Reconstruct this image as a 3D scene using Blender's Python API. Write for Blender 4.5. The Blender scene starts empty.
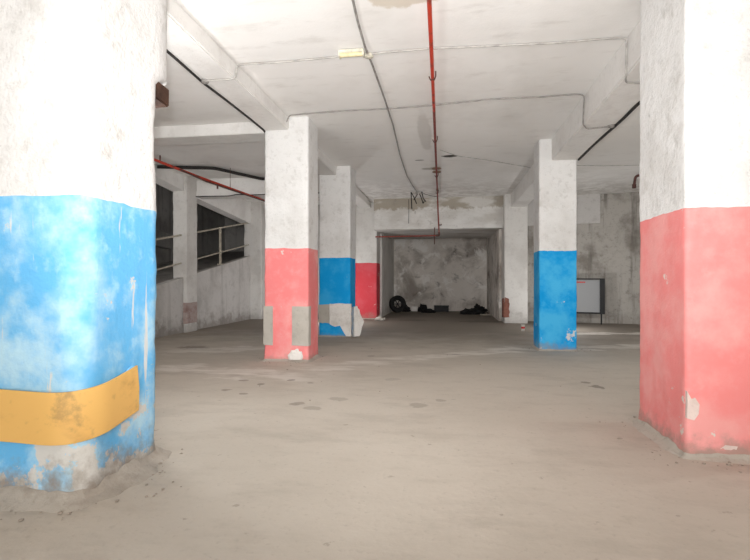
import bpy, bmesh, math, random
from mathutils import Vector, Matrix, noise
random.seed(7)
C = bpy.context.scene.collection
PI = math.pi

# ------------------------------------------------------------------ helpers
def link(name, bm, mat, parent=None, smooth=True, loc=None):
    me = bpy.data.meshes.new(name)
    bmesh.ops.recalc_face_normals(bm, faces=bm.faces)
    bm.to_mesh(me); bm.free()
    if smooth:
        for p in me.polygons: p.use_smooth = True
        try: me.set_sharp_from_angle(angle=math.radians(42))
        except Exception: pass
    o = bpy.data.objects.new(name, me)
    for m in (mat if isinstance(mat, (list, tuple)) else [mat]): me.materials.append(m)
    C.objects.link(o)
    if parent: o.parent = parent
    if loc: o.location = loc
    return o

def tag(o, label, cat, group=None, kind=None):
    o['label'] = label; o['category'] = cat
    if group: o['group'] = group
    if kind: o['kind'] = kind
    return o

def thing(name, label, cat, loc=(0, 0, 0), rz=0, group=None, kind=None):
    o = bpy.data.objects.new(name, None); C.objects.link(o)
    o.empty_display_size = .1
    o.location = loc; o.rotation_euler = (0, 0, rz)
    return tag(o, label, cat, group, kind)

def struct(name, bm, mat, smooth=True):
    o = link(name, bm, mat, None, smooth); o['kind'] = 'structure'
    return o

def nz(x, y, z, s=1.0, seed=0.0):
    return noise.noise(Vector((x * s + seed, y * s + seed * 1.7, z * s - seed)))

def slab(x0, x1, y0, y1, z0, z1, step=.35, amp=.006, seed=0., bev=0.):
    """A box with gridded faces whose vertices are slightly uneven, as cast concrete is."""
    bm = bmesh.new()
    bmesh.ops.create_cube(bm, size=1)
    for v in bm.verts:
        v.co = Vector(((x0 + x1) / 2 + v.co.x * (x1 - x0), (y0 + y1) / 2 + v.co.y * (y1 - y0), (z0 + z1) / 2 + v.co.z * (z1 - z0)))
    if bev: bmesh.ops.bevel(bm, geom=bm.edges[:], offset=bev, segments=2, affect='EDGES')
    for ax, (a, b) in enumerate(((x0, x1), (y0, y1), (z0, z1))):
        n = min(60, int((b - a) / step))
        for k in range(1, n):
            co = [0, 0, 0]; no = [0, 0, 0]; co[ax] = a + (b - a) * k / n; no[ax] = 1
            bmesh.ops.bisect_plane(bm, geom=bm.verts[:] + bm.edges[:] + bm.faces[:], plane_co=co, plane_no=no)
    if amp:
        for v in bm.verts:
            x, y, z = v.co
            v.co += Vector((nz(x, y, z, 2.3, seed), nz(x, y, z, 2.3, seed + 5), nz(x, y, z, 2.3, seed + 9))) * amp
    return bm

def prism(poly, axis, a, b):
    """Extrude a 2-D polygon along an axis. axis 'x': poly is (y, z); axis 'z': poly is (x, y)."""
    bm = bmesh.new()
    f = (lambda p, t: (t, p[0], p[1])) if axis == 'x' else (lambda p, t: (p[0], p[1], t)) if axis == 'z' else (lambda p, t: (p[0], t, p[1]))
    A = [bm.verts.new(f(p, a)) for p in poly]; B = [bm.verts.new(f(p, b)) for p in poly]
    bm.faces.new(A); bm.faces.new(B[::-1])
    for i in range(len(poly)):
        j = (i + 1) % len(poly); bm.faces.new((A[i], A[j], B[j], B[i]))
    return bm

def tube_into(bm, pts, r, seg=10, wob=0., sub=1, cap=True):
    P = [Vector(p) for p in pts]
    if sub > 1:
        Q = []
        for a, b in zip(P, P[1:]):
            for k in range(sub): Q.append(a.lerp(b, k / sub))
        Q.append(P[-1]); P = Q
    if wob:
        P = [p + Vector((nz(p.x, p.y, p.z, 1.7, 3), nz(p.x, p.y, p.z, 1.7, 8), 0)) * wob for p in P]
    rings = []; up = None
    for i, p in enumerate(P):
        t = (P[min(i + 1, len(P) - 1)] - P[max(i - 1, 0)]).normalized()
        if up is None: up = Vector((0, 0, 1)) if abs(t.z) < .9 else Vector((1, 0, 0))
        n = (up - t * up.dot(t))
        if n.length < 1e-4: n = t.orthogonal()
        n.normalize(); up = n; b = t.cross(n)
        rings.append([bm.verts.new(p + (n * math.cos(2 * PI * k / seg) + b * math.sin(2 * PI * k / seg)) * r) for k in range(seg)])
    for A, B in zip(rings, rings[1:]):
        for k in range(seg): bm.faces.new((A[k], A[(k + 1) % seg], B[(k + 1) % seg], B[k]))
    if cap: bm.faces.new(rings[0]); bm.faces.new(rings[-1][::-1])
    return bm

def tube(pts, r, **k): return tube_into(bmesh.new(), pts, r, **k)

def rounded(pts, rad=.05, n=4):
    """Round the inner corners of a polyline, as a bent conduit."""
    P = [Vector(p) for p in pts]; out = [P[0]]
    for a, b, c in zip(P, P[1:], P[2:]):
        r = min(rad, (a - b).length * .45, (c - b).length * .45)
        s = b + (a - b).normalized() * r; e = b + (c - b).normalized() * r
        for k in range(n + 1):
            t = k / n; out.append(s.lerp(b, t).lerp(b.lerp(e, t), t))
    out.append(P[-1]); return out

def lathe(prof, seg=32, axis='z'):
    bm = bmesh.new(); rings = []
    for r, h in prof:
        rings.append([bm.verts.new((r * math.cos(2 * PI * k / seg), r * math.sin(2 * PI * k / seg), h)) for k in range(seg)])
    for A, B in zip(rings, rings[1:]):
        for k in range(seg): bm.faces.new((A[k], A[(k + 1) % seg], B[(k + 1) % seg], B[k]))
    return bm, rings

def lump(sx, sy, sz, seed, rough=.25, sub=4, freq=2.2):
    """A crumpled heap resting flat on z = 0."""
    bm = bmesh.new(); bmesh.ops.create_icosphere(bm, subdivisions=sub, radius=1)
    for v in bm.verts:
        d = 1 + rough * (nz(*v.co, freq, seed) + .5 * nz(*v.co, freq * 2.6, seed + 4))
        c = v.co * d
        v.co = Vector((c.x * sx, c.y * sy, max(c.z, -.25) * sz + .25 * sz))
    return bm

def box(cx, cy, cz, sx, sy, sz, bev=.004):
    bm = bmesh.new(); bmesh.ops.create_cube(bm, size=1)
    for v in bm.verts: v.co = Vector((cx + v.co.x * sx, cy + v.co.y * sy, cz + v.co.z * sz))
    if bev: bmesh.ops.bevel(bm, geom=bm.edges[:], offset=bev, segments=2, affect='EDGES')
    return bm

# ------------------------------------------------------------------ materials
class N:
    def __init__(s, name, rough=.85, spec=.25):
        s.m = bpy.data.materials.new(name); s.m.use_nodes = True
        s.t = s.m.node_tree; s.b = s.t.nodes['Principled BSDF']
        s.b.inputs['Roughness'].default_value = rough
        s.b.inputs['Specular IOR Level'].default_value = spec
        s.co = s.t.nodes.new('ShaderNodeTexCoord').outputs['Object']
        s.sx = s.t.nodes.new('ShaderNodeSeparateXYZ'); s.t.links.new(s.co, s.sx.inputs[0])
    def l(s, a, b): s.t.links.new(a, b)
    def put(s, sock, v):
        if hasattr(v, 'node'): s.l(v, sock)
        else: sock.default_value = v
    def noise(s, scale, detail=5, rough=.55, stretch=None, off=0., dist=0.):
        n = s.t.nodes.new('ShaderNodeTexNoise'); n.inputs['Scale'].default_value = scale
        n.inputs['Detail'].default_value = detail; n.inputs['Roughness'].default_value = rough; n.inputs['Distortion'].default_value = dist
        mp = s.t.nodes.new('ShaderNodeMapping'); mp.inputs['Location'].default_value = (off, off * .7, -off)
        if stretch: mp.inputs['Scale'].default_value = stretch
        s.l(s.co, mp.inputs[0]); s.l(mp.outputs[0], n.inputs['Vector'])
        return n.outputs['Fac']
    def math(s, op, a, b=0., c=None):
        n = s.t.nodes.new('ShaderNodeMath'); n.operation = op
        s.put(n.inputs[0], a); s.put(n.inputs[1], b)
        if c is not None: s.put(n.inputs[2], c)
        return n.outputs[0]
    def step(s, x, a, b, lo=0., hi=1.):
        n = s.t.nodes.new('ShaderNodeMapRange'); n.interpolation_type = 'SMOOTHSTEP'
        s.put(n.inputs[0], x); n.inputs[1].default_value = a; n.inputs[2].default_value = b
        n.inputs[3].default_value = lo; n.inputs[4].default_value = hi
        return n.outputs[0]
    def mix(s, f, a, b):
        n = s.t.nodes.new('ShaderNodeMix'); n.data_type = 'RGBA'
        s.put(n.inputs[0], f)
        for k, v in ((6, a), (7, b)):
            if hasattr(v, 'node'): s.l(v, n.inputs[k])
            else: n.inputs[k].default_value = (*v, 1)
        return n.outputs[2]
    def done(s, col, height=None, strength=.3, dist=.02):
        if hasattr(col, 'node'): s.l(col, s.b.inputs['Base Color'])
        else: s.b.inputs['Base Color'].default_value = (*col, 1)
        if height is not None:
            bp = s.t.nodes.new('ShaderNodeBump'); bp.inputs['Strength'].default_value = strength; bp.inputs['Distance'].default_value = dist
            s.l(height, bp.inputs['Height']); s.l(bp.outputs[0], s.b.inputs['Normal'])
        return s.m
    x = property(lambda s: s.sx.outputs[0]); y = property(lambda s: s.sx.outputs[1]); z = property(lambda s: s.sx.outputs[2])
    def blob(s, x, y, rx, ry, nse, k=.6):
        """1 inside a ragged ellipse on the x-y plane, 0 outside"""
        a = s.math('DIVIDE', s.math('SUBTRACT', s.x, x), rx); b = s.math('DIVIDE', s.math('SUBTRACT', s.y, y), ry)
        d = s.math('SQRT', s.math('ADD', s.math('MULTIPLY', a, a), s.math('MULTIPLY', b, b)))
        d = s.math('ADD', d, s.math('MULTIPLY', s.math('SUBTRACT', nse, .5), k * 2))
        return s.step(d, 1.05, .75)

def plain(name, col, rough=.6, metal=0., spec=.4, var=.0):
    m = N(name, rough, spec); m.b.inputs['Metallic'].default_value = metal
    n = m.noise(14, 4)
    c = m.mix(m.step(n, .35, .7), col, tuple(max(0, c * (1 - .35 - var)) for c in col))
    return m.done(c, n, .15, .003)

def plaster(name, base, dark, blot=.5, fine=.35, bump=.35, off=0., base_dirt=0., streak=0., scale=1.):
    m = N(name, .9, .15)
    n1 = m.noise(1.1 * scale, 6, .6, off=off); n2 = m.noise(5 * scale, 8, .65, off=off + 3); n3 = m.noise(38, 4, .6, off=off + 7)
    c = m.mix(m.math('MULTIPLY', m.step(n1, .46, .68), blot), base, dark)
    c = m.mix(m.math('MULTIPLY', m.step(n2, .52, .72), fine), c, dark)
    c = m.mix(m.math('MULTIPLY', m.step(m.noise(14 * scale, 7, .7, off=off + 17), .53, .68), fine * .55), c, tuple(k * .85 for k in dark))
    pit = m.step(n3, .62, .72)
    c = m.mix(m.math('MULTIPLY', pit, .28 * fine + .05), c, tuple(k * .45 for k in dark))
    if streak:
        ns = m.noise(1.6, 5, .6, stretch=(3, 3, .22), off=off + 11)
        c = m.mix(m.math('MULTIPLY', m.step(ns, .52, .7), streak), c, tuple(k * .6 for k in dark))
    if base_dirt:
        zz = m.math('ADD', m.z, m.math('MULTIPLY', m.math('SUBTRACT', n2, .5), 1.1))
        c = m.mix(m.math('MULTIPLY', m.step(zz, .35, .0), base_dirt), c, (.15, .125, .10))
    h = m.math('ADD', m.math('MULTIPLY', n2, .7), m.math('MULTIPLY', n3, .35))
    return m.done(c, h, bump, .02)

def paint(name, col, pale, off=0., chips=.5, drips=0., dirt=.6, chalk=.6, dirt_h=.2):
    """Old wall paint: chalky fading, chips that show white plaster, grime with a ragged edge near the floor."""
    m = N(name, .7, .15)
    n1 = m.noise(2.2, 5, .6, off=off); n2 = m.noise(8, 8, .65, off=off + 2); n3 = m.noise(45, 4, .6, off=off + 5); n4 = m.noise(3.3, 9, .7, off=off + 9)
    c = m.mix(m.math('MULTIPLY', m.step(n1, .42, .66), chalk), col, pale)
    c = m.mix(m.math('MULTIPLY', m.step(n2, .5, .75), chalk * .6), c, pale)
    if drips:
        nd = m.noise(2.6, 4, .6, stretch=(4.5, 4.5, .35), off=off + 13)
        c = m.mix(m.math('MULTIPLY', m.step(nd, .66, .69), drips), c, (.78, .74, .68))
    low = m.step(m.z, .75, .05)                                     # chips come more often where cars and water reach
    thr = m.math('ADD', n4, m.math('MULTIPLY', low, .085 * chips))
    c = m.mix(m.math('MULTIPLY', m.step(thr, .645, .67), .9), c, (.72, .68, .62))
    zz = m.math('ADD', m.z, m.math('MULTIPLY', m.math('SUBTRACT', n2, .5), dirt_h * 2.4))
    c = m.mix(m.math('MULTIPLY', m.step(zz, dirt_h, 0.), dirt), c, (.30, .255, .21))
    h = m.math('ADD', m.math('MULTIPLY', n2, .7), m.math('MULTIPLY', n3, .3))
    return m.done(c, h, .4, .02)

WHITE = (.80, .78, .75)
M_pillar = plaster('whitewashed_plaster', (.785, .778, .765), (.54, .52, .49), blot=.45, fine=.6, bump=1., off=2)
M_pillar_grey = plaster('grey_whitewash', (.70, .68, .65), (.46, .43, .40), blot=.5, fine=.4, bump=.4, off=12, base_dirt=.35)
M_beam = plaster('beam_whitewash', (.84, .825, .80), (.64, .61, .58), blot=.45, fine=.4, bump=.3, off=21)
M_ramp = plaster('ramp_plaster', (.58, .56, .54), (.36, .34, .32), blot=.6, fine=.5, bump=.3, off=31, base_dirt=.6, streak=.35)
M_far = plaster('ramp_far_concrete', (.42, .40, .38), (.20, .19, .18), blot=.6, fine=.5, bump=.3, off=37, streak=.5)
M_right = plaster('stained_grey_plaster', (.46, .435, .40), (.21, .19, .165), blot=.9, fine=.7, bump=.4, off=46, base_dirt=.3, streak=.75)
M_patch = plaster('bare_cement', (.50, .47, .42), (.34, .31, .27), blot=.5, fine=.6, bump=.5, off=51)
M_chipped = plaster('chipped_pale_plaster', (.80, .66, .61), (.62, .50, .45), blot=.6, fine=.6, bump=.6, off=58, scale=4)
M_skirt = plaster('floor_cement', (.46, .415, .36), (.31, .27, .225), blot=.6, fine=.6, bump=.5, off=91, scale=2)
M_chunk = plaster('broken_white_plaster', (.78, .75, .71), (.52, .48, .43), blot=.6, fine=.6, bump=.6, off=57, scale=3)

def alcove_mat():
    m = N('alcove_stained_wall', .95, .1)
    n1 = m.noise(.75, 7, .62, off=5, dist=.6); n2 = m.noise(2.6, 9, .68, off=15, dist=.4); n3 = m.noise(30, 4, .6)
    c = m.mix(m.step(n1, .40, .62), (.72, .67, .615), (.34, .30, .265))
    c = m.mix(m.math('MULTIPLY', m.step(n2, .55, .7), .75), c, (.13, .115, .10))
    c = m.mix(m.math('MULTIPLY', m.step(m.noise(1.7, 8, .66, off=27, dist=.5), .53, .64), .85), c, (.86, .83, .79))
    return m.done(c, m.math('ADD', n2, m.math('MULTIPLY', n3, .3)), .4, .03)
M_alcove = alcove_mat()

def lintel_mat():
    m = N('lintel_plaster', .9, .15)
    n1 = m.noise(1.5, 7, .62, off=4, stretch=(.6, 1, 1.4)); n2 = m.noise(6, 8, .66, off=14); n3 = m.noise(40, 4)
    c = m.mix(m.math('MULTIPLY', m.step(n1, .42, .65), .8), (.74, .725, .70), (.53, .50, .46))
    band = m.step(m.math('ADD', m.z, m.math('MULTIPLY', m.math('SUBTRACT', n2, .5), .5)), 2.97, 3.05)
    c = m.mix(m.math('MULTIPLY', band, m.step(n1, .38, .5, .25, .85)), c, (.36, .315, .25))
    c = m.mix(m.math('MULTIPLY', m.step(n2, .56, .7), .4), c, (.27, .245, .215))
    return m.done(c, m.math('ADD', n2, m.math('MULTIPLY', n3, .3)), .4, .02)
M_lintel = lintel_mat()

def ceiling_mat():
    m = N('ceiling_whitewash', .92, .12)
    n1 = m.noise(.9, 6, .6, off=3); n2 = m.noise(4, 8, .66, off=8, stretch=(.5, 1.4, 1)); n3 = m.noise(42, 4)
    c = m.mix(m.math('MULTIPLY', m.step(n1, .46, .7), .45), (.91, .895, .87), (.74, .715, .68))
    c = m.mix(m.math('MULTIPLY', m.step(n2, .54, .74), .4), c, (.64, .615, .58))
    c = m.mix(m.math('MULTIPLY', m.blob(.05, 8.62, .15, .09, m.noise(9, 4, off=2), .35), .95), c, (.045, .04, .035))      # broken plaster gash
    c = m.mix(m.math('MULTIPLY', m.blob(-.50, 8.85, .10, .035, m.noise(9, 4, off=6), .3), .8), c, (.10, .09, .08))
    c = m.mix(m.math('MULTIPLY', m.blob(-.30, 9.55, .22, .10, m.noise(7, 4, off=9), .4), .6), c, (.25, .21, .16))
    c = m.mix(m.math('MULTIPLY', m.blob(-.33, 7.3, .11, 1.0, m.noise(5, 4, off=12), .3), .35), c, (.42, .40, .37))
    c = m.mix(m.math('MULTIPLY', m.blob(-.30, 3.72, .38, .14, m.noise(8, 6, off=17), .6), .6), c, (.55, .46, .33))         # rust by the pipe
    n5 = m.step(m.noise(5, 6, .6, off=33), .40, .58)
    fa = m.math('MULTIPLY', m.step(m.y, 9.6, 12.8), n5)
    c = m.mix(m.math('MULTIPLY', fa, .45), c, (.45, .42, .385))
    w = m.t.nodes.new('ShaderNodeTexWave'); w.bands_direction = 'Y'; w.inputs['Scale'].default_value = 1.6; w.inputs['Distortion'].default_value = 1.5; m.l(m.co, w.inputs[0])
    h = m.math('ADD', m.math('MULTIPLY', n2, .5), m.math('ADD', m.math('MULTIPLY', n3, .25), m.math('MULTIPLY', w.outputs['Fac'], .07)))
    return m.done(c, h, .28, .02)
M_ceil = ceiling_mat()

def floor_mat():
    m = N('dusty_concrete_floor', .8, .25)
    n1 = m.noise(.55, 7, .6, off=3); n2 = m.noise(3.2, 9, .66, off=9, stretch=(.6, 1.5, 1)); n3 = m.noise(30, 5, .6); n4 = m.noise(1.3, 8, .68, off=17)
    c = m.mix(m.step(n1, .38, .66), (.53, .475, .408), (.475, .422, .358))
    c = m.mix(m.math('MULTIPLY', m.step(n2, .5, .72), .35), c, (.37, .32, .268))
    c = m.mix(m.math('MULTIPLY', m.step(n3, .56, .72), .22), c, (.26, .22, .18))
    c = m.mix(m.math('MULTIPLY', m.step(m.noise(1.9, 8, .7, off=31, stretch=(.7, 1.3, 1)), .5, .66), .35), c, (.36, .315, .265))
    c = m.mix(m.math('MULTIPLY', m.step(m.noise(11, 4, .6, off=37), .66, .72), .5), c, (.25, .21, .17))
    # darker ground towards the alcove, with a ragged edge
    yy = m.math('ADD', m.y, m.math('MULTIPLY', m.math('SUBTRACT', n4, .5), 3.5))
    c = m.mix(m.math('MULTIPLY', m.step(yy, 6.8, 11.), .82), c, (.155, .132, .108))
    # pale cement dust trails
    for x0, y0, x1, y1, w in ((-4.3, 5.7, -1.6, 5.35, .34), (-4.2, 6.9, -2.6, 7.6, .38), (-1.8, 5.7, .9, 7.85, .34), (.9, 7.85, 3.4, 8.6, .28), (2.0, 10.2, 4.6, 10.8, .22)):
        k = (y1 - y0) / (x1 - x0)
        d = m.math('ABSOLUTE', m.math('SUBTRACT', m.y, m.math('MULTIPLY_ADD', m.x, k, y0 - k * x0)))
        d = m.math('ADD', d, m.math('MULTIPLY', m.math('SUBTRACT', n2, .5), 1.3))
        inx = m.math('MULTIPLY', m.step(m.x, x0 - .5, x0 + .3), m.step(m.x, x1 + .5, x1 - .3))
        c = m.mix(m.math('MULTIPLY', m.math('MULTIPLY', m.step(d, w, w * .3), inx), m.step(n2, .62, .40, .1, .7)), c, (.70, .655, .595))
    # oil drips and damp spots
    nb = m.noise(9, 6, off=21)
    for bx, by, rx, ry, f in ((-2.2, 4.55, .07, .06, .6), (-1.95, 4.42, .06, .05, .6), (-1.32, 4.12, .07, .08, .55), (-1.15, 4.0, .09, .07, .4), (-1.7, 5.1, .05, .05, .7), (-1.95, 4.85, .05, .05, .7),
                         (-2.2, 5.0, .08, .05, .6), (-1.45, 5.0, .05, .05, .5), (-1.0, 4.35, .11, .08, .35), (-.25, 4.25, .10, .10, .4), (-.05, 4.45, .07, .07, .4), (1.53, 5.25, .09, .10, .75), (1.48, 5.45, .06, .06, .7),
                         (-4.1, 7.35, .3, .2, .6), (-1.1, 6.9, .08, .1, .35), (.15, 7.2, .1, .07, .35), (-.9, 13.2, .5, .35, .8), (.85, 13.0, .7, .4, .85), (-.6, 5.3, .1, .1, .25)):
        c = m.mix(m.math('MULTIPLY', m.blob(bx, by, rx * .85, ry * .85, nb, 1.1), f * .8), c, (.13, .108, .087))
    h = m.math('ADD', m.math('MULTIPLY', n2, .6), m.math('MULTIPLY', n3, .3))
    return m.done(c, h, .3, .02)
M_floor = floor_mat()

M_blue_washed = paint('flash_washed_blue_paint', (.15, .50, .86), (.50, .76, .92), off=1, chips=2.1, drips=.8, dirt=.9, chalk=1.1, dirt_h=.22)  # near pillar's blue, paled to put flash overexposure into the colour
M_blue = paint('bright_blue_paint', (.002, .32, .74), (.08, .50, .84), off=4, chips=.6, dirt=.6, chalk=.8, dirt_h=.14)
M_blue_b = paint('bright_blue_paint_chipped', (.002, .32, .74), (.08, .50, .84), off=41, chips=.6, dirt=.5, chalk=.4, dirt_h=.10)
M_pink_washed = paint('flash_washed_pink_paint', (.86, .27, .26), (.88, .42, .40), off=6, chips=.75, drips=.0, dirt=.75, chalk=.7, dirt_h=.16)  # the red paint lightened: flash wash-out on the near pillar is painted in
M_red_paled = paint('flash_paled_red_paint', (.86, .24, .24), (.87, .43, .41), off=8, chips=.4, dirt=.5, chalk=.7, dirt_h=.10)  # lit copy of the deep red, paled for the stronger flash here
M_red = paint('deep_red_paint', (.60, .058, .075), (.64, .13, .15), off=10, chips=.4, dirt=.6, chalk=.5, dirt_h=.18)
def yellow_mat():
    m = N('yellow_rubber_sheet', .55, .35)
    n = m.noise(3.5, 6, .6, off=3, stretch=(1, 1, 1.6)); n2 = m.noise(16, 5)
    c = m.mix(m.step(n, .52, .72), (.82, .49, .15), (.64, .36, .11))
    c = m.mix(m.math('MULTIPLY', m.step(m.noise(4.2, 6, .65, off=12), .57, .70), .6), c, (.33, .21, .09))
    c = m.mix(m.math('MULTIPLY', m.step(n2, .6, .75), .3), c, (.35, .2, .07))
    return m.done(c, n2, .1, .004)
M_yellow = yellow_mat()
M_redpipe = plain('red_oxide_pipe', (.55, .075, .03), .5)
def redpipe():
    m = N('rusty_red_pipe_paint', .5, .4)
    n = m.noise(6, 5, off=4)
    c = m.mix(m.step(n, .5, .66), (.56, .05, .022), (.22, .045, .03))
    return m.done(c, n, .2, .004)
M_redpipe = redpipe()
M_rustplate = plain('rusty_plate', (.33, .22, .15), .8)
M_farpipe = plain('dark_red_pipe', (.27, .055, .04), .6)  # darker red-brown for the far length of pipe
M_darkpipe = plain('dark_brown_tube', (.12, .05, .04), .6)
M_black = plain('black_rubber', (.007, .007, .007), .75)
M_cable = plain('black_cable_sheath', (.03, .027, .025), .7)
M_wire = plain('grey_conduit', (.34, .32, .30), .6)
M_wire_w = plain('white_conduit', (.50, .48, .45), .6)
M_rail = plain('worn_handrail_paint', (.52, .47, .38), .5, spec=.5)
M_cream = plain('yellowed_plastic', (.80, .70, .42), .45)
M_creamw = plain('off_white_plastic', (.74, .70, .58), .5)
M_brick = plaster('bare_red_brick', (.27, .12, .09), (.14, .06, .05), blot=.8, fine=.8, bump=.7, off=61, scale=5)
M_board = N('grey_board', .6, .3).done((.28, .285, .29))
M_redmark = plain('red_lettering', (.6, .05, .05), .6)
M_box = plain('black_plastic', (.006, .006, .007), .6)
M_paper = plain('white_paper_cup', (.75, .72, .66), .7)
M_wood = plain('grey_wood', (.40, .36, .30), .8)
M_grit = plaster('grit', (.36, .31, .26), (.22, .185, .15), off=71)
M_steel = plain('dull_metal', (.35, .33, .30), .45, metal=.6)

# ------------------------------------------------------------------ the setting
def floor_bm():
    bm = bmesh.new(); nx, ny = 90, 150; x0, x1, y0, y1 = -9., 7.6, -11., 18.
    vs = [[None] * (nx + 1) for _ in range(ny + 1)]
    for j in range(ny + 1):
        for i in range(nx + 1):
            x = x0 + (x1 - x0) * i / nx; y = y0 + (y1 - y0) * j / ny
            vs[j][i] = bm.verts.new((x, y, .006 * nz(x, y, 0, .8) + .003 * nz(x, y, 3, 3.) - .004))
    for j in range(ny):
        for i in range(nx): bm.faces.new((vs[j][i], vs[j][i + 1], vs[j + 1][i + 1], vs[j + 1][i]))
    return bm
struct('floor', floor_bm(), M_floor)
CZ = 3.3
struct('ceiling', slab(-5.7, 7.6, -11, 18, CZ, CZ + .3, .4, .010, 2), M_ceil)
struct('wall_left', slab(-8.9, -8.6, -11, 18, -.05, 5.4, .8, .006, 3), M_far)
struct('wall_front', slab(-8.6, 7.6, -11.3, -11, -.05, 5.4, .8, .004, 5), M_beam)
struct('wall_right', slab(7.6, 7.9, -11, 18, -.05, 3.6, .8, .006, 6), M_right)
struct('wall_alcove_back', slab(-2.5, 2.1, 17.25, 17.5, -.05, 3.3, .5, .015, 7), M_alcove)
struct('wall_alcove_left', slab(-2.45, -1.9, 14.06, 17.25, -.05, 3.3, .4, .012, 8), M_pillar_grey)
struct('wall_alcove_right', slab(1.38, 2.0, 13.32, 17.25, -.05, 3.3, .4, .012, 9), M_alcove)
struct('wall_left_back', slab(-5.75, -2.45, 13.65, 13.9, -.05, 5.4, .5, .010, 10), M_ramp)
struct('wall_ramp_back', slab(-8.6, -5.5, 17.7, 18, -.05, 5.6, .8, .006, 18), M_far)
bm = prism([(2.03, 13.35), (4.2, 12.95), (7.6, 12.15), (7.6, 12.5), (4.2, 13.3), (2.03, 13.7)], 'z', -.05, 3.32)
struct('wall_right_back', bm, M_right)
bm = prism([(2.03, 13.28), (3.86, 12.94), (3.86, 13.1), (2.03, 13.45)], 'z', 2.55, 3.31)
b = struct('ceiling_beam', bm, M_ramp)
struct('ceiling_beam', slab(-1.97, 1.46, 12.92, 15.9, 2.47, 3.31, .3, .014, 11), M_lintel)
# main beams over the two rows of pillars
struct('ceiling_beam', slab(-2.45, -2.115, -5, 13.6, 3.135, 3.31, .3, .008, 12, .012), M_beam)
struct('ceiling_beam', slab(1.615, 1.99, -5, 13.0, 2.965, 3.31, .3, .008, 13, .012), M_beam)
struct('ceiling_beam', slab(-5.5, -2.44, 6.35, 6.75, 3.14, 3.31, .3, .006, 14, .01), M_beam)
struct('ceiling_beam', slab(-5.5, -2.44, 9.8, 10.2, 2.93, 3.31, .3, .006, 15, .01), M_beam)
# ramp: edge beam, parapet, sloping deck, upper ceiling
struct('ceiling_beam', prism([(-11, 3.31), (4, 3.28), (8.45, 3.07), (10.02, 2.91), (13.66, 2.64), (13.66, 5.4), (-11, 5.4)], 'x', -5.75, -5.48), M_beam)
struct('wall_ramp', prism([(2.9, -.05), (13.66, -.05), (13.66, 1.918), (2.9, -.01)], 'x', -5.63, -5.49), M_ramp)
struct('floor_ramp', prism([(2.0, -.05), (17.7, 2.22), (17.7, 2.02), (2.0, -.25)], 'x', -8.6, -5.63), M_far)
struct('ceiling_ramp', slab(-8.6, -5.62, -11, 18, 5.4, 5.6, .9, .004, 17), M_far)
struct('trim_1', prism([(3.0, 2.75), (13.66, 2.05), (13.66, 2.5), (3.0, 3.2)], 'x', -8.6, -8.35), M_far)

# ------------------------------------------------------------------ pillars
def outline(x0, x1, y0, y1, r, step):
    """Points round a rounded rectangle, counter-clockwise from the front-left corner."""
    pts = []
    def line(a, b):
        n = max(2, int(math.dist(a, b) / step))
        for k in range(n): pts.append((a[0] + (b[0] - a[0]) * k / n, a[1] + (b[1] - a[1]) * k / n))
    def arc(cx, cy, a0):
        n = 4 if r < .06 else 8
        for k in range(n):
            t = a0 + PI / 2 * k / n; pts.append((cx + r * math.cos(t), cy + r * math.sin(t)))
    line((x0 + r, y0), (x1 - r, y0)); arc(x1 - r, y0 + r, -PI / 2)
    line((x1, y0 + r), (x1, y1 - r)); arc(x1 - r, y1 - r, 0)
    line((x1 - r, y1), (x0 + r, y1)); arc(x0 + r, y1 - r, PI / 2)
    line((x0, y1 - r), (x0, y0 + r)); arc(x0 + r, y0 + r, PI)
    return pts

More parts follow.
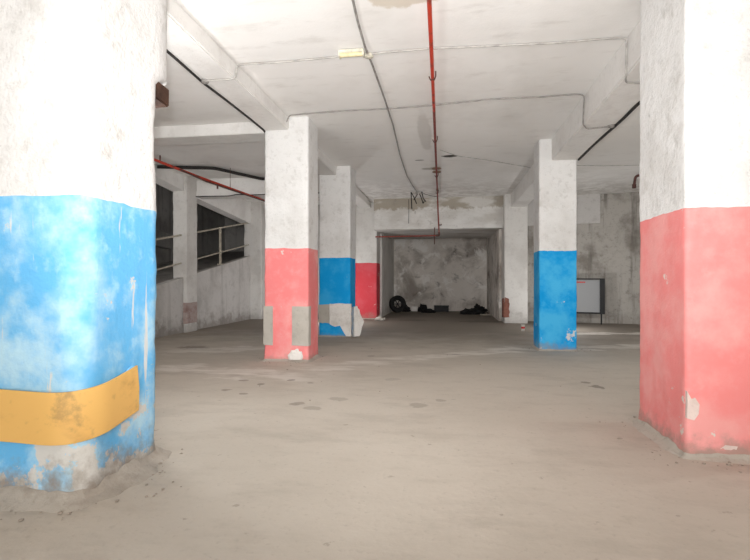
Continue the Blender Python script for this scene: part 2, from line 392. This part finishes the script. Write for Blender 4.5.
def pillar(label, w, d, x, y, seed, paint_z=None, paint_m=None, top=3.31, r=.03, step=.06, row=.07, amp=.007, shape=None, white=None, skirt=0., flare=0.):
    """Pillar whose base centre is the thing's origin; the painted foot and the whitewashed shaft meet at a wavy line."""
    root = thing('concrete_pillar', label, 'pillar', (x, y, 0), 0, 'square concrete pillars of the garage')
    base = outline(-w / 2, w / 2, -d / 2, d / 2, r, step)
    zs = []; z = -.04
    while z < top - row * .5: zs.append(z); z += row
    zs.append(top)
    if paint_z: 
        k = min(range(len(zs)), key=lambda i: abs(zs[i] - paint_z)); zs[k] = paint_z
    else: k = 0
    def co(px, py, z, i):
        zz = z
        if paint_z and abs(z - paint_z) < 1e-6:
            zz = z + .010 * nz(px, py, 0, 4.5, seed) + .007 * nz(px, py, 0, 17, seed + 2)
        q = Vector((px, py, zz))
        if shape: q = shape(q)
        n = Vector((px, py, 0)).normalized()
        edge = 1. + .5 * (abs(px) / (w / 2) > .93 and abs(py) / (d / 2) > .93)
        q += n * amp * edge * (nz(px + x, py + y, zz, 3.0, seed) + .6 * nz(px + x, py + y, zz, 9, seed + 4) + .35 * nz(px + x, py + y, zz, 22, seed + 6))
        if flare and zz < .16: q += n * flare * (1 - max(zz, 0) / .16) ** 2 * (1 + .8 * nz(px + x, py + y, 0, 6, seed))
        return q
    def loft(rows, capb=False, capt=False):
        bm = bmesh.new(); R = []
        for z in rows: R.append([bm.verts.new(co(px, py, z, i)) for i, (px, py) in enumerate(base)])
        n = len(base)
        for A, B in zip(R, R[1:]):
            for i in range(n): bm.faces.new((A[i], A[(i + 1) % n], B[(i + 1) % n], B[i]))
        return bm
    link('shaft', loft(zs[k:]), white or M_pillar, root)
    if paint_z: 
        o = link('painted_base', loft(zs[:k + 1]), paint_m, root)
    if skirt:
        bm = bmesh.new(); R = []
        n = len(base)
        prof = [(-.02, .085), (.008, .075), (.03, .045), (.065, .022), (.12, .006), (.17, -.02)]
        for (o_, h) in prof:
            ring = []
            for px, py in base:
                nv = Vector((px, py, 0)).normalized()
                k1 = .75 + .45 * nz(px + x, py + y, 0, 4, seed + 20) + .2 * nz(px + x, py + y, 0, 13, seed + 3)
                k1 = max(.15, k1)
                jit = .010 * nz(px + x + o_ * 9, py + y, h, 21, seed)
                ring.append(bm.verts.new((px + nv.x * (o_ * k1 * skirt + flare), py + nv.y * (o_ * k1 * skirt + flare), (h * k1 if h > 0 else h) * skirt + jit)))
            R.append(ring)
        for A, B in zip(R, R[1:]):
            for i in range(n): bm.faces.new((A[i], A[(i + 1) % n], B[(i + 1) % n], B[i]))
        s = link('cement_skirt', bm, M_skirt, root); s['label'] = 'rough cement fillet at the foot'
    return root

def near_left_shape(q):
    # above 2.35 m the back still has its old casing; below that it has broken away
    if q.y > .20:
        t = (q.y - .20) / .145
        ragged = .030 * nz(0, 0, q.z, 2.2, 4) + .018 * nz(0, 0, q.z, 9, 1) + .008 * nz(0, 0, q.z, 30, 1)
        if q.z > 2.40: q.y += .17 * t
        elif q.z > 2.33: q.y += (.17 * (q.z - 2.33) / .07) * t
        else: q.y += ragged * t * .9
    return q
p1 = pillar('large flash-washed blue and white pillar wrapped by a yellow band', .66, .69, -2.108, 2.465, 1, 1.525, M_blue_washed, r=.12, step=.03, row=.04, amp=.006, shape=near_left_shape, skirt=.95, flare=.012)
bm = slab(.05, .305, .20, .445, 2.235, 2.345, .06, .03, 3, .008)  # dark brown block just below the casing step
o = link('brick_brown_piece', bm, plaster('dark_brown_block', (.085, .045, .03), (.04, .022, .017), blot=.8, fine=.8, bump=.8, off=95, scale=4), p1); o['label'] = 'dark brown block under the broken casing'
def band_bm():
    bm = bmesh.new(); P = []; r = .19; g = .028; x1, y0 = .33 + g, -.345 - g
    for k in range(12): P.append((-.42 + (x1 - r + .42) * k / 12, y0, 0))
    for k in range(13):
        t = -PI / 2 + PI / 2 * k / 12; P.append((x1 - r + r * math.cos(t), y0 + r + r * math.sin(t), 0))
    for k in range(1, 9): P.append((x1, y0 + r + (.040 - y0 - r) * k / 8, 0))
    L = [0]
    for a, b in zip(P, P[1:]): L.append(L[-1] + math.dist(a[:2], b[:2]))
    rings = []
    for i, (x, y, _) in enumerate(P):
        a = P[max(i - 1, 0)]; b = P[min(i + 1, len(P) - 1)]
        t = Vector((b[0] - a[0], b[1] - a[1], 0)).normalized(); n = Vector((t.y, -t.x, 0))
        u = L[i] / L[-1]
        lift = .018 * max(0, (u - .5) / .5) + .042 * max(0, (u - .62) / .38) ** 1.3 + .006 * math.sin(u * 7)
        z0, z1 = .293 + lift, .550 + lift
        if i == len(P) - 1: pass
        ring = []
        for zz, off in ((z0, 0), (z0, .010), ((z0 + z1) / 2, .013), (z1, .010), (z1, 0), ((z0 + z1) / 2, 0)):
            p = Vector((x, y, zz)) + n * off
            if i == len(P) - 1: p.y += (.006 if zz < .5 else -.006)
            ring.append(bm.verts.new(p))
        rings.append(ring)
    for A, B in zip(rings, rings[1:]):
        for k in range(6): bm.faces.new((A[k], A[(k + 1) % 6], B[(k + 1) % 6], B[k]))
    bm.faces.new(rings[0]); bm.faces.new(rings[-1][::-1])
    return bm
o = link('corner_guard', band_bm(), M_yellow, p1); o['label'] = 'scuffed yellow rubber band bent round the corner'
bm = tube(rounded([(.338, -.03, .52), (.350, -.03, .60), (.350, .035, .615), (.338, .035, .56)], .02), .006, seg=8)
o = link('wire_hook', bm, M_blue_washed, p1)

p2 = pillar('flash-paled red and white pillar with two bare cement patches', .62, .52, -2.155, 6.51, 2, 1.53, M_red_paled, r=.03, step=.05, row=.06, amp=.006, skirt=.55, flare=.01)
def wrap_patch(xa, wrap, z0, z1, seed):
    """A cement patch on the front face, from x = xa to the right-hand corner and on round it by `wrap`."""
    bm = bmesh.new(); f, s = -.26 - .009, .31 + .009
    path = [(xa, f), (.5 * (xa + .30), f), (.29, f), (s - .006, f + .012), (s, .5 * wrap - .26), (s, -.26 + wrap)]
    if not wrap: path = [(xa, f), (.5 * (xa - .20), f), (-.19, f)]
    inner = [(px * .9, py * .86) for px, py in path]
    R = []
    for (px, py), (qx, qy) in zip(path, inner):
        col = []
        for k in range(9):
            z = z0 + (z1 - z0) * k / 8
            j = .006 * nz(px, py, z, 9, seed)
            col.append(bm.verts.new((px + j, py - abs(j) * .5, z + (.008 * nz(px, k, 0, 5, seed) if k in (0, 8) else 0))))
        R.append((col, [bm.verts.new((qx, qy, z0)), bm.verts.new((qx, qy, z1))]))
    for (A, a), (B, b_) in zip(R, R[1:]):
        for k in range(8): bm.faces.new((A[k], B[k], B[k + 1], A[k + 1]))
        bm.faces.new((A[0], a[0], b_[0], B[0])); bm.faces.new((A[8], B[8], b_[1], a[1]))
    for (A, a) in (R[0], R[-1]): bm.faces.new(A + [a[1], a[0]])
    return bm
for args in ((.085, .09, .215, .745, 3), (-.318, 0, .215, .745, 5)):
    o = link('cement_patch', wrap_patch(*args), M_patch, p2); o['label'] = 'bare grey cement patch'
o = link('broken_plaster', lump(.10, .035, .10, 4, .4, 3), M_chunk, p2, loc=(.14, -.275, .03)); o['label'] = 'white plaster showing where the foot is chipped'

p3 = pillar('bright-blue and white pillar beyond the flash-paled red one, foot patched with white plaster', .62, .56, -2.155, 9.36, 3, 1.53, M_blue_b, r=.03, step=.06, row=.07, skirt=.4)
def ragged_plate(poly, y0, y1, seed, jag=.012):
    pts = []
    for a, b in zip(poly, poly[1:] + poly[:1]):
        n = max(1, int(math.dist(a, b) / .06))
        for k in range(n):
            t = k / n; x = a[0] + (b[0] - a[0]) * t; z = a[1] + (b[1] - a[1]) * t
            j = jag if 0 < k else 0
            pts.append((x + j * nz(x, z, 0, 14, seed), z + j * 1.6 * nz(x, z, 2, 14, seed)))
    return prism(pts, 'y', y0, y1)
o = link('plaster_patch', ragged_plate([(-.31, .28), (-.10, .26), (-.10, .63), (-.31, .62)], -.305, -.24, 1), M_patch, p3); o['label'] = 'bare grey cement patch'
o = link('plaster_patch', ragged_plate([(-.09, .25), (.02, .20), (.12, .22), (.2, .08), (.24, .02), (.335, .02), (.335, .64), (-.09, .64)], -.325, -.24, 2), M_chunk, p3); o['label'] = 'white plaster patch with a torn lower edge'

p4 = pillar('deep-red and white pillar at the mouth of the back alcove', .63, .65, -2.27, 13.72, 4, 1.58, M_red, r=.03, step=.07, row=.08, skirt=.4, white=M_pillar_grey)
p5 = pillar('large flash-washed pink and white pillar, biggest of the pink ones', .66, .74, 1.80, 3.61, 5, 1.55, M_pink_washed, r=.028, step=.03, row=.04, amp=.0055, skirt=.6, flare=.012)
for poly, sd in (([(-.325, .24), (-.285, .23), (-.26, .27), (-.255, .33), (-.28, .37), (-.30, .36), (-.325, .41)], 3), ([(.06, .10), (.13, .085), (.20, .10), (.22, .13), (.18, .165), (.11, .15)], 5), ([(-.14, .06), (-.05, .055), (-.04, .08), (-.11, .085)], 8)):
    o = link('chipped_plaster', ragged_plate(poly, -.376, -.34, sd, .006), M_chipped, p5); o['label'] = 'pale plaster where the pink paint has chipped'
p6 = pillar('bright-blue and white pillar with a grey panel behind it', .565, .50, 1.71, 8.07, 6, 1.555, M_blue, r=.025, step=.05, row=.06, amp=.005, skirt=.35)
p7 = pillar('all-white pillar with brick showing low on its edge', .58, 1.0, 1.745, 13.15, 7, r=.025, step=.07, row=.08, amp=.005, white=M_pillar_grey)
o = link('brick_brown_piece', ragged_plate([(-.01, .14), (.13, .15), (.12, .62), (.02, .66)], 0, .05, 5, .03), M_brick, p7, loc=(-.30, -.525, 0)); o['label'] = 'red brick where the plaster has fallen off'
o = link('brick_brown_piece', ragged_plate([(-.50, .16), (-.2, .14), (-.22, .60), (-.47, .64)], 0, .03, 6, .03), M_brick, p7); o.rotation_euler = (0, 0, PI / 2); o.location = (-.29, 0, 0); o['label'] = 'red brick where the plaster has fallen off'
p8 = pillar('narrow white pillar standing against the ramp wall', 0.32, .44, -5.575, 9.62, 8, r=.025, step=.07, row=.08, amp=.008, white=M_pillar_grey)
for z0, z1, s in ((.18, .62, 4),):
    o = link('stained_patch', ragged_plate([(-.03, z0), (.155, z0), (.155, z1), (-.03, z1)], -.235, -.19, s, .01), M_brick if 0 else M_patch, p8); o['label'] = 'reddish bare patch'
    M_reddish = plaster('reddish_patch', (.44, .36, .335), (.28, .16, .145), blot=.7, fine=.7, off=81, scale=4)
    o.data.materials.clear(); o.data.materials.append(M_reddish)
    o = link('stained_patch', ragged_plate([(-.215, z0), (.19, z0), (.19, z1), (-.215, z1)], -.012, .03, s + 3, .01), M_reddish, p8); o['label'] = 'reddish bare patch'
    o.rotation_euler = (0, 0, PI / 2); o.location = (.16, 0, 0)
p9 = pillar('white half-pillar where the ramp rails end', .52, .52, -5.43, 13.15, 9, r=.025, step=.07, row=.08, amp=.012, white=M_pillar_grey)

# ------------------------------------------------------------------ ramp handrail
rail = thing('ramp_handrail', 'thin two-bar metal handrail climbing along the ramp wall', 'handrail', (-5.545, 11.17, 1.456))
L_ = lambda y, z: (0, y - 11.17, z - 1.456)
up = lambda y: 1.865 + (y - 8.45) * .192
lo = lambda y: 1.281 + (y - 8.45) * .184
link('top_rail', tube([L_(5.5, up(5.5)), L_(9.40, up(9.40))], .02), M_rail, rail)
link('top_rail', tube([L_(9.84, up(9.84)), L_(12.9, up(12.9))], .02), M_rail, rail)
link('lower_rail', tube([L_(5.5, lo(5.5)), L_(9.40, lo(9.40))], .016), M_rail, rail)
link('lower_rail', tube([L_(9.84, lo(9.84)), L_(12.9, lo(12.9))], .016), M_rail, rail)
cz = lambda y: -.01 + (y - 2.9) * .1792
for y in (6.2, 11.17):
    po = link('post', box(0, y - 11.17, (up(y) + cz(y)) / 2 + .01 - 1.456, .045, .045, up(y) - cz(y) + .02), M_rail, rail)
    link('base_plate', box(0, y - 11.17, cz(y) + .012 - 1.456, .10, .14, .03), M_rail, po)

# ------------------------------------------------------------------ pipes and cables
t = thing('sprinkler_pipe', 'thin red pipe running down the middle of the ceiling', 'pipe', (-.17, 6.5, 3.24))
O = Vector((-.17, 6.5, 3.24)); S = lambda *p: tuple(Vector(p) - O)
link('pipe', tube(rounded([S(-.10, -4, 3.24), S(-.134, 3.62, 3.24), S(-.162, 6.1, 3.24)], .05), .019, seg=10), M_redpipe, t)
o = link('pipe', tube(rounded([S(-.162, 6.1, 3.24), S(-.194, 8.63, 3.24), S(-.245, 12.86, 3.235), S(-.235, 12.86, 2.9), S(-.205, 12.86, 2.285), S(-.5, 12.87, 2.28), S(-1.92, 12.87, 2.27)], .05), .019, seg=10), M_farpipe, t); o['label'] = 'far length of the pipe in a darker red-brown'
for y in (2.4, 5.1, 7.4, 9.9, 11.8):
    x = -.134 - (y - 3.6) * .0125
    h = link('hanger', tube([S(x - .035, y, 3.25), S(x - .02, y, 3.212), S(x + .02, y, 3.212), S(x + .035, y, 3.25), S(x + .035, y, 3.305)], .007, seg=6), M_darkpipe, t)
for y in (9.45, 9.75):
    bm, R = lathe([(.001, 0), (.085, 0), (.09, .012), (.02, .03), (.001, .03)], 16)
    link('ceiling_plate', bm, M_rustplate, t, loc=S(-.205, y, 3.27))
link('elbow', tube(rounded([S(-.212, 12.86, 2.37), S(-.205, 12.86, 2.283), S(-.28, 12.865, 2.282)], .05), .027, seg=10), M_darkpipe, t)
link('stub', tube([S(-.33, 12.87, 2.05), S(-.33, 12.87, 2.50)], .012, seg=8), M_darkpipe, t)
link('stub', tube([S(-.215, 12.86, 2.56), S(-.15, 12.86, 2.56), S(-.15, 12.86, 2.59)], .014, seg=8), M_darkpipe, t)
link('joint', tube([S(-.229, 11.4, 3.237), S(-.231, 11.55, 3.237)], .027), M_darkpipe, t)

t = thing('sprinkler_pipe', 'red pipe with a sprinkler nub crossing the bay beside the ramp', 'pipe', (-4.2, 8.5, 2.9))
O2 = Vector((-4.2, 8.5, 2.9)); S2 = lambda *p: tuple(Vector(p) - O2)
link('pipe', tube([S2(-4.40, 4.5, 2.9), S2(-4.33, 6.63, 2.9), S2(-4.29, 7.76, 2.9), S2(-4.10, 10.3, 2.9), S2(-3.95, 13.66, 2.9)], .022), M_redpipe, t)
link('dark_tube', tube([S2(-4.31, 7.1, 2.905), S2(-4.24, 8.0, 2.855), S2(-4.05, 10.3, 2.87), S2(-3.90, 13.66, 2.87)], .014, seg=8), M_darkpipe, t)  # thin dark tube just below and beside the red pipe
link('riser', tube([S2(-4.325, 6.75, 2.9), S2(-4.325, 6.75, 3.0)], .011, seg=8), M_darkpipe, t)
link('sprinkler_nub', tube([S2(-4.235, 8.42, 2.9), S2(-4.235, 8.42, 2.80)], .016, seg=8), M_darkpipe, t)
for y in (5.5, 8.9, 11.6):
    link('hanger', tube([S2(-4.38 + (y - 5.5) * .05, y, 2.92), S2(-4.38 + (y - 5.5) * .05, y, 3.31)], .005, seg=6), M_darkpipe, t)

t = thing('sprinkler_pipe', 'short dark pipe with a drooping end near the right-hand wall', 'pipe', (3.95, 10.6, 3.25))
O3 = Vector((3.95, 10.6, 3.25)); S3 = lambda *p: tuple(Vector(p) - O3)
link('pipe', tube(rounded([S3(4.9, 10.0, 3.26), S3(3.85, 10.6, 3.25), S3(3.83, 10.62, 3.06)], .06), .028), M_darkpipe, t)
link('sprinkler_head', tube([S3(3.83, 10.62, 3.08), S3(3.83, 10.62, 3.02), S3(3.83, 10.62, 3.0)], .04), M_darkpipe, t)
link('hanger', tube([S3(4.3, 10.34, 3.255), S3(4.3, 10.34, 3.32)], .008, seg=6), M_darkpipe, t)

def cable(name, label, pts, r, mat, cat='cable', wob=0., sub=1, rad=.04, group=None):
    return tag(link(name, tube(rounded(pts, rad), r, seg=8, wob=wob, sub=sub), mat), label, cat, group)
cable('cable_conduit', 'pale conduit across the ceiling on the lamp side, bent down both beams',
      [(-2.45, 4.56, 3.12), (-2.19, 4.56, 3.118), (-2.098, 4.56, 3.125), (-2.10, 4.60, 3.278), (-1.6, 4.62, 3.284), (-.77, 4.575, 3.284), (-.16, 4.55, 3.28), (.49, 4.595, 3.284), (1.03, 4.62, 3.284), (1.40, 4.605, 3.283), (1.597, 4.60, 3.275), (1.600, 4.63, 2.955), (1.66, 4.80, 2.950), (1.97, 4.88, 2.950)], .0085, M_wire_w)
cable('cable_conduit', 'pale conduit across the ceiling starting from the top of the flash-paled red pillar',
      [(-2.10, 6.12, 3.20), (-2.07, 6.12, 3.283), (-1.37, 6.07, 3.284), (-.78, 6.08, 3.284), (-.21, 6.046, 3.283), (.51, 5.94, 3.284), (1.10, 5.96, 3.284), (1.50, 5.93, 3.284), (1.597, 5.95, 3.278), (1.600, 6.02, 2.955), (1.70, 6.2, 2.950), (1.97, 6.14, 2.950)], .0085, M_wire)
cable('power_cable', 'grey cable sagging lengthwise along the ceiling past the lamp fitting',
      [(-.66, 1.5, 3.28), (-.722, 3.62, 3.28), (-.745, 3.99, 3.28), (-.757, 4.43, 3.275), (-.748, 4.81, 3.28), (-.743, 5.77, 3.28), (-.751, 6.71, 3.28), (-.811, 8.34, 3.28), (-.83, 10.05, 3.28), (-.78, 11.1, 3.27), (-.72, 11.98, 3.27)], .011, M_wire)
cable('power_cable', 'black cable along the outer edge of the beam by the flash-paled red pillar',
      [(-2.462, -2, 3.15), (-2.46, 4.0, 3.13), (-2.463, 4.6, 3.12), (-2.458, 5.4, 3.13), (-2.462, 6.2, 3.135), (-2.47, 6.32, 3.12)], .013, M_cable, wob=.012, sub=3)
cable('power_cable', 'black cable along the outer edge of the beam that reaches the bright-blue pillar',
      [(2.005, -2, 2.97), (2.005, 5.28, 2.965), (2.002, 6.14, 2.955), (2.005, 7.0, 2.965), (2.01, 7.78, 2.955)], .017, M_cable, wob=.010, sub=3)
cable('power_cable', 'thick black cable bending across the ceiling of the bay by the ramp',
      [(-5.47, 8.45, 3.26), (-4.45, 8.70, 3.26), (-3.9, 9.77, 3.255), (-3.0, 9.78, 3.25)], .032, M_cable, rad=.1)
cable('power_cable', 'thin black cable strung below the cross beam near the ramp',
      [(-5.42, 9.775, 2.92), (-4.68, 9.79, 2.915), (-4.45, 9.78, 2.945), (-4.2, 9.79, 2.925), (-2.47, 9.79, 2.93)], .010, M_cable)
cable('power_cable', 'faint thin wire on the ceiling beyond the gash towards the right-hand beam',
      [(-.12, 8.15, 3.29), (.19, 8.6, 3.29), (.7, 8.95, 3.29), (1.49, 9.59, 3.288), (1.605, 9.68, 3.28)], .006, M_wire_w)
cable('power_cable', 'thin wire across the ceiling in the right-hand bay',
      [(2.0, 9.55, 3.285), (3.0, 9.75, 3.288), (4.6, 9.85, 3.285), (7.0, 10.0, 3.285)], .006, M_wire_w)
cable('power_cable', 'thin wire stretched from the cable tangle to the red pipe',
      [(-.58, 12.05, 3.262), (-.45, 12.3, 3.255), (-.26, 12.55, 3.258)], .007, M_cable)
# the tangle of loose ends where the sagging cable stops
t = thing('cable_tangle', 'black tangle of loose cable ends hanging before the lintel', 'cable', (-.72, 12.0, 3.30))
for pts in ([(-.17, 0, 0), (-.155, 0, -.30), (-.15, 0, -.42)], [(-.17, 0, 0), (-.09, -.02, -.14), (-.03, 0, -.30)], [(.02, 0, 0), (-.05, .02, -.12), (-.10, 0, -.20)],
            [(.02, 0, 0), (.09, -.02, -.16), (.13, 0, -.30), (.16, .01, -.24)], [(.10, 0, 0), (.13, -.01, -.17), (.20, 0, -.25)]):
    link('loose_end', tube(rounded(pts, .05), .013, seg=7), M_cable, t)
link('clamp', box(-.02, 0, -.02, .22, .06, .06), M_steel, t)
cable('hanging_wire', 'thin dark wire hanging down the face of the lintel', [(-1.02, 12.905, 3.27), (-1.015, 12.895, 2.95), (-1.02, 12.90, 2.62)], .006, M_cable)

def junction(label, x, y, z, s=.035, mat=M_creamw):
    t = thing('junction_box', label, 'junction box', (x, y, z))
    bm, R = lathe([(.001, 0), (s, 0), (s * 1.05, -.006), (s * 1.0, -.026), (s * .8, -.032), (.001, -.032)], 20)
    link('box', bm, mat, t); bm, R = lathe([(.001, -.0325), (s * .6, -.0325), (s * .6, -.036), (.001, -.036)], 16); link('lid', bm, mat, t)
    return t
junction('small round white junction box beside the ceiling lamp fitting', -.752, 4.60, 3.292, .045)
junction('tiny grey junction box under the beam before the flash-paled red pillar', -2.44, 4.58, 3.14, .04, M_wire)
junction('tiny grey junction box under the beam before the blue pillar', 1.96, 6.15, 2.975, .04, M_wire)
t = thing('ceiling_light', 'small yellowed lamp fitting fixed to the ceiling', 'lamp', (-.90, 4.50, 3.285))
link('housing', box(0, 0, -.012, .24, .095, .03, .006), M_creamw, t)
bm = tube([(-.108, -.012, -.037), (.108, -.012, -.037)], .022, seg=14); link('tube', bm, M_cream, t)
for s in (-1, 1): link('end_cap', box(s * .115, -.008, -.035, .018, .075, .05, .005), M_creamw, t)

# ------------------------------------------------------------------ things on the floor
t = thing('panel_frame', 'grey board in a black metal frame standing at the stained wall', 'panel', (3.40, 12.62, 0), -.22)
link('board', box(-.02, 0, .70, .72, .018, .80, .003), M_board, t)
link('frame', box(-.02, 0, 1.125, .80, .045, .03), M_box, t)
link('frame', box(-.02, 0, .28, .80, .05, .035), M_box, t)
link('frame', box(.395, .0, .70, .11, .12, .88), M_box, t)
link('frame', box(-.40, .0, .70, .03, .05, .87), M_box, t)
for x in (-.40, .375): link('leg', box(x, 0, .135, .035, .05, .27), M_box, t)
link('red_marking', box(-.09, -.0115, 1.045, .20, .004, .03, .001), M_redmark, t)

t = thing('paper_cup', 'small white paper cup on the floor by the white pillar', 'cup', (1.62, 10.7, 0))
bm, R = lathe([(.001, .003), (.030, .003), (.031, 0), (.042, .135), (.044, .138), (.041, .138), (.031, .012), (.001, .012)], 24); link('body', bm, M_paper, t)
bm, R = lathe([(.0357, .052), (.0362, .052), (.0395, .098), (.039, .098)], 24); link('printed_band', bm, M_redmark, t)

t = thing('car_tyre', 'black tyre leaning on the wall at the left end of the alcove', 'tyre', (-1.63, 15.95, 0), .45)
bm, R = lathe([(.17, -.075), (.20, -.085), (.25, -.09), (.275, -.075), (.285, -.04), (.283, -.035), (.285, -.03), (.285, .0), (.283, .004), (.285, .03), (.285, .04), (.275, .075), (.25, .09), (.20, .085), (.17, .075), (.165, .04), (.165, -.04), (.17, -.075)], 40)
o = link('tread', bm, M_black, t); o.rotation_euler = (math.radians(78), 0, 0); o.location = (0, 0, .30)
bm, R = lathe([(.163, -.04), (.15, -.03), (.13, -.02), (.13, .02), (.15, .03), (.163, .04)], 32)
o = link('rim', bm, M_box, t); o.rotation_euler = (math.radians(78), 0, 0); o.location = (0, 0, .30)
for k in range(3):
    o = link('spoke', box(0, .0, 0, .26, .03, .02), M_box, t); o.matrix_basis = Matrix.Translation((0, 0, .30)) @ Matrix.Rotation(math.radians(78), 4, 'X') @ Matrix.Rotation(k * PI / 3, 4, 'Z')
tag(link('scrap_bag', lump(.13, .13, .17, 11, .5), M_black, loc=(-1.42, 16.75, 0)), 'black scrap bag slumped next to the leaning tyre', 'bag')
tag(link('rubble_block', box(0, 0, .085, .22, .14, .17, .015), M_chunk, loc=(-1.13, 16.95, 0)), 'pale rubble block between two black scrap bags', 'rubble')
tag(link('scrap_bag', lump(.15, .15, .19, 23, .5), M_black, loc=(-.83, 16.8, 0)), 'long-tailed black scrap bag in the middle of the left heap', 'bag')
tag(link('scrap_bag', lump(.22, .11, .09, 31, .5), M_black, loc=(-.62, 16.3, 0)), 'flat black scrap bag trailing towards the crate', 'bag')
t = thing('storage_crate', 'black box-shaped crate alone at the centre of the alcove wall', 'crate', (-.19, 16.9, 0))
link('body', box(0, 0, .09, .50, .32, .18, .012), M_box, t); link('lid', box(0, 0, .195, .53, .35, .03, .01), M_box, t)
tag(link('crumpled_tarp', lump(.34, .18, .14, 41, .55), M_black, loc=(.78, 15.75, 0)), 'flat black tarp heap at the right end of the alcove', 'tarp')
tag(link('crumpled_tarp', lump(.23, .2, .2, 47, .6), M_black, loc=(1.04, 16.3, 0)), 'taller black tarp heap behind the flat one', 'tarp')
o = tag(link('timber_offcut', box(0, 0, .02, .40, .08, .04), M_wood, loc=(1.22, 15.3, 0)), 'pale timber offcut on the floor before the tarp heap', 'timber'); o.rotation_euler.z = .1
# broken slab leaning on the blue pillar
bm = ragged_plate([(-.12, 0), (.06, .0), (.25, .30), (.20, .36), (.03, .62), (-.08, .60), (-.10, .30)], -.04, .05, 9, .02)
o = tag(link('broken_slab', bm, M_chunk, loc=(-1.735, 9.18, .0)), 'broken pale concrete slab leaning at the foot of the patched blue pillar', 'slab')
o.rotation_euler = (math.radians(-6), 0, math.radians(38))
o.scale = (.62, 1, .96)
tag(link('rubble_lump', lump(.13, .10, .08, 53, .5, 3), M_patch, loc=(-1.82, 13.05, 0)), 'small grey rubble lump at the foot of the red pillar', 'rubble')
# grit: countless crumbs swept against the pillar feet
def grit():
    bm = bmesh.new(); rnd = random.Random(5)
    spots = [(-2.13, 2.43, .62, 170), (1.80, 3.58, .62, 120), (-2.15, 6.51, .55, 90), (-2.15, 9.36, .6, 90), (-.3, 16.3, 1.5, 130), (-.5, 6.2, 2.3, 45), (1.71, 8.07, .5, 40), (-2.2, 13.6, .7, 50)]
    for cx, cy, r, n in spots:
        for _ in range(n):
            a = rnd.random() * 2 * PI; d = r * (.62 + .5 * abs(rnd.gauss(0, .5)))
            if r > 1: d = r * math.sqrt(rnd.random())
            s = .003 + .006 * rnd.random() ** 3; x, y = cx + d * math.cos(a), cy + d * math.sin(a)
            if -1.7 < cx - 0 < 99 and y > 17.1: continue
            g = bmesh.ops.create_icosphere(bm, subdivisions=1, radius=s)
            for v in g['verts']:
                v.co = Vector((v.co.x * (1 + rnd.random()), v.co.y * (1 + rnd.random()), v.co.z * .7 + s * .3)) + Vector((x, y, 0))
    return bm
o = link('concrete_rubble', grit(), M_grit, smooth=False)
tag(o, 'loose pale crumbs of concrete scattered round the pillar feet', 'rubble', None, 'stuff')

# ------------------------------------------------------------------ camera and light
cam = bpy.data.cameras.new('camera'); co = bpy.data.objects.new('camera', cam); C.objects.link(co)
co.location = (0, 0, 1.1); co.rotation_euler = (PI / 2, 0, math.atan(72 / 480))
cam.sensor_width = 36; cam.lens = 480 / 750 * 36; cam.clip_start = .02
bpy.context.scene.camera = co

def area(name, loc, rot, sx, sy, power, col=(1, 1, 1)):
    l = bpy.data.lights.new(name, 'AREA'); l.shape = 'RECTANGLE'; l.size = sx; l.size_y = sy; l.energy = power; l.color = col
    o = bpy.data.objects.new(name, l); C.objects.link(o); o.location = loc; o.rotation_euler = rot
    return o
fl = bpy.data.lights.new('camera_flash', 'SPOT'); fl.energy = 820; fl.spot_size = math.radians(98); fl.spot_blend = 1.; fl.shadow_soft_size = .05; fl.color = (1, .995, .99)
fo = bpy.data.objects.new('camera_flash', fl); C.objects.link(fo); fo.location = (-.05, -.03, 1.28); fo.rotation_euler = (math.radians(103), 0, math.atan(46 / 480))
area('rear_fill_panel', (2.0, -10.8, 1.7), (PI / 2, 0, 0), 9, 2.9, 640, (1, .995, .99))  # added broad fill behind the camera; the wall there has no opening
def fill_point(name, loc, power, r=.06):  # added fill lights
    l = bpy.data.lights.new(name, 'POINT'); l.energy = power; l.shadow_soft_size = r; l.color = (1, .995, .99)
    o = bpy.data.objects.new(name, l); C.objects.link(o); o.location = loc
fill_point('fill_lamp', (-2.42, 3.3, 1.9), 55, .2)
fill_point('fill_lamp', (-6.6, 7.8, 2.6), 20)
fill_point('fill_lamp', (4.7, 4.4, 1.8), 95)
fill_point('fill_lamp', (4.6, 10.0, 1.5), 14)
fill_point('fill_lamp', (2.62, 11.2, .7), 38)
fill_point('fill_lamp', (-2.9, 12.0, .7), 62)
fill_point('fill_lamp', (.6, -3.0, 1.6), 35)
fill_point('fill_lamp', (.0, -.9, 1.7), 105)
w = bpy.data.worlds.new('world'); bpy.context.scene.world = w; w.use_nodes = True
w.node_tree.nodes['Background'].inputs[0].default_value = (.5, .5, .5, 1); w.node_tree.nodes['Background'].inputs[1].default_value = .02
vs = bpy.context.scene.view_settings
vs.view_transform = 'Standard'; vs.look = 'None'; vs.gamma = 1; vs.use_curve_mapping = False; vs.exposure = -.08
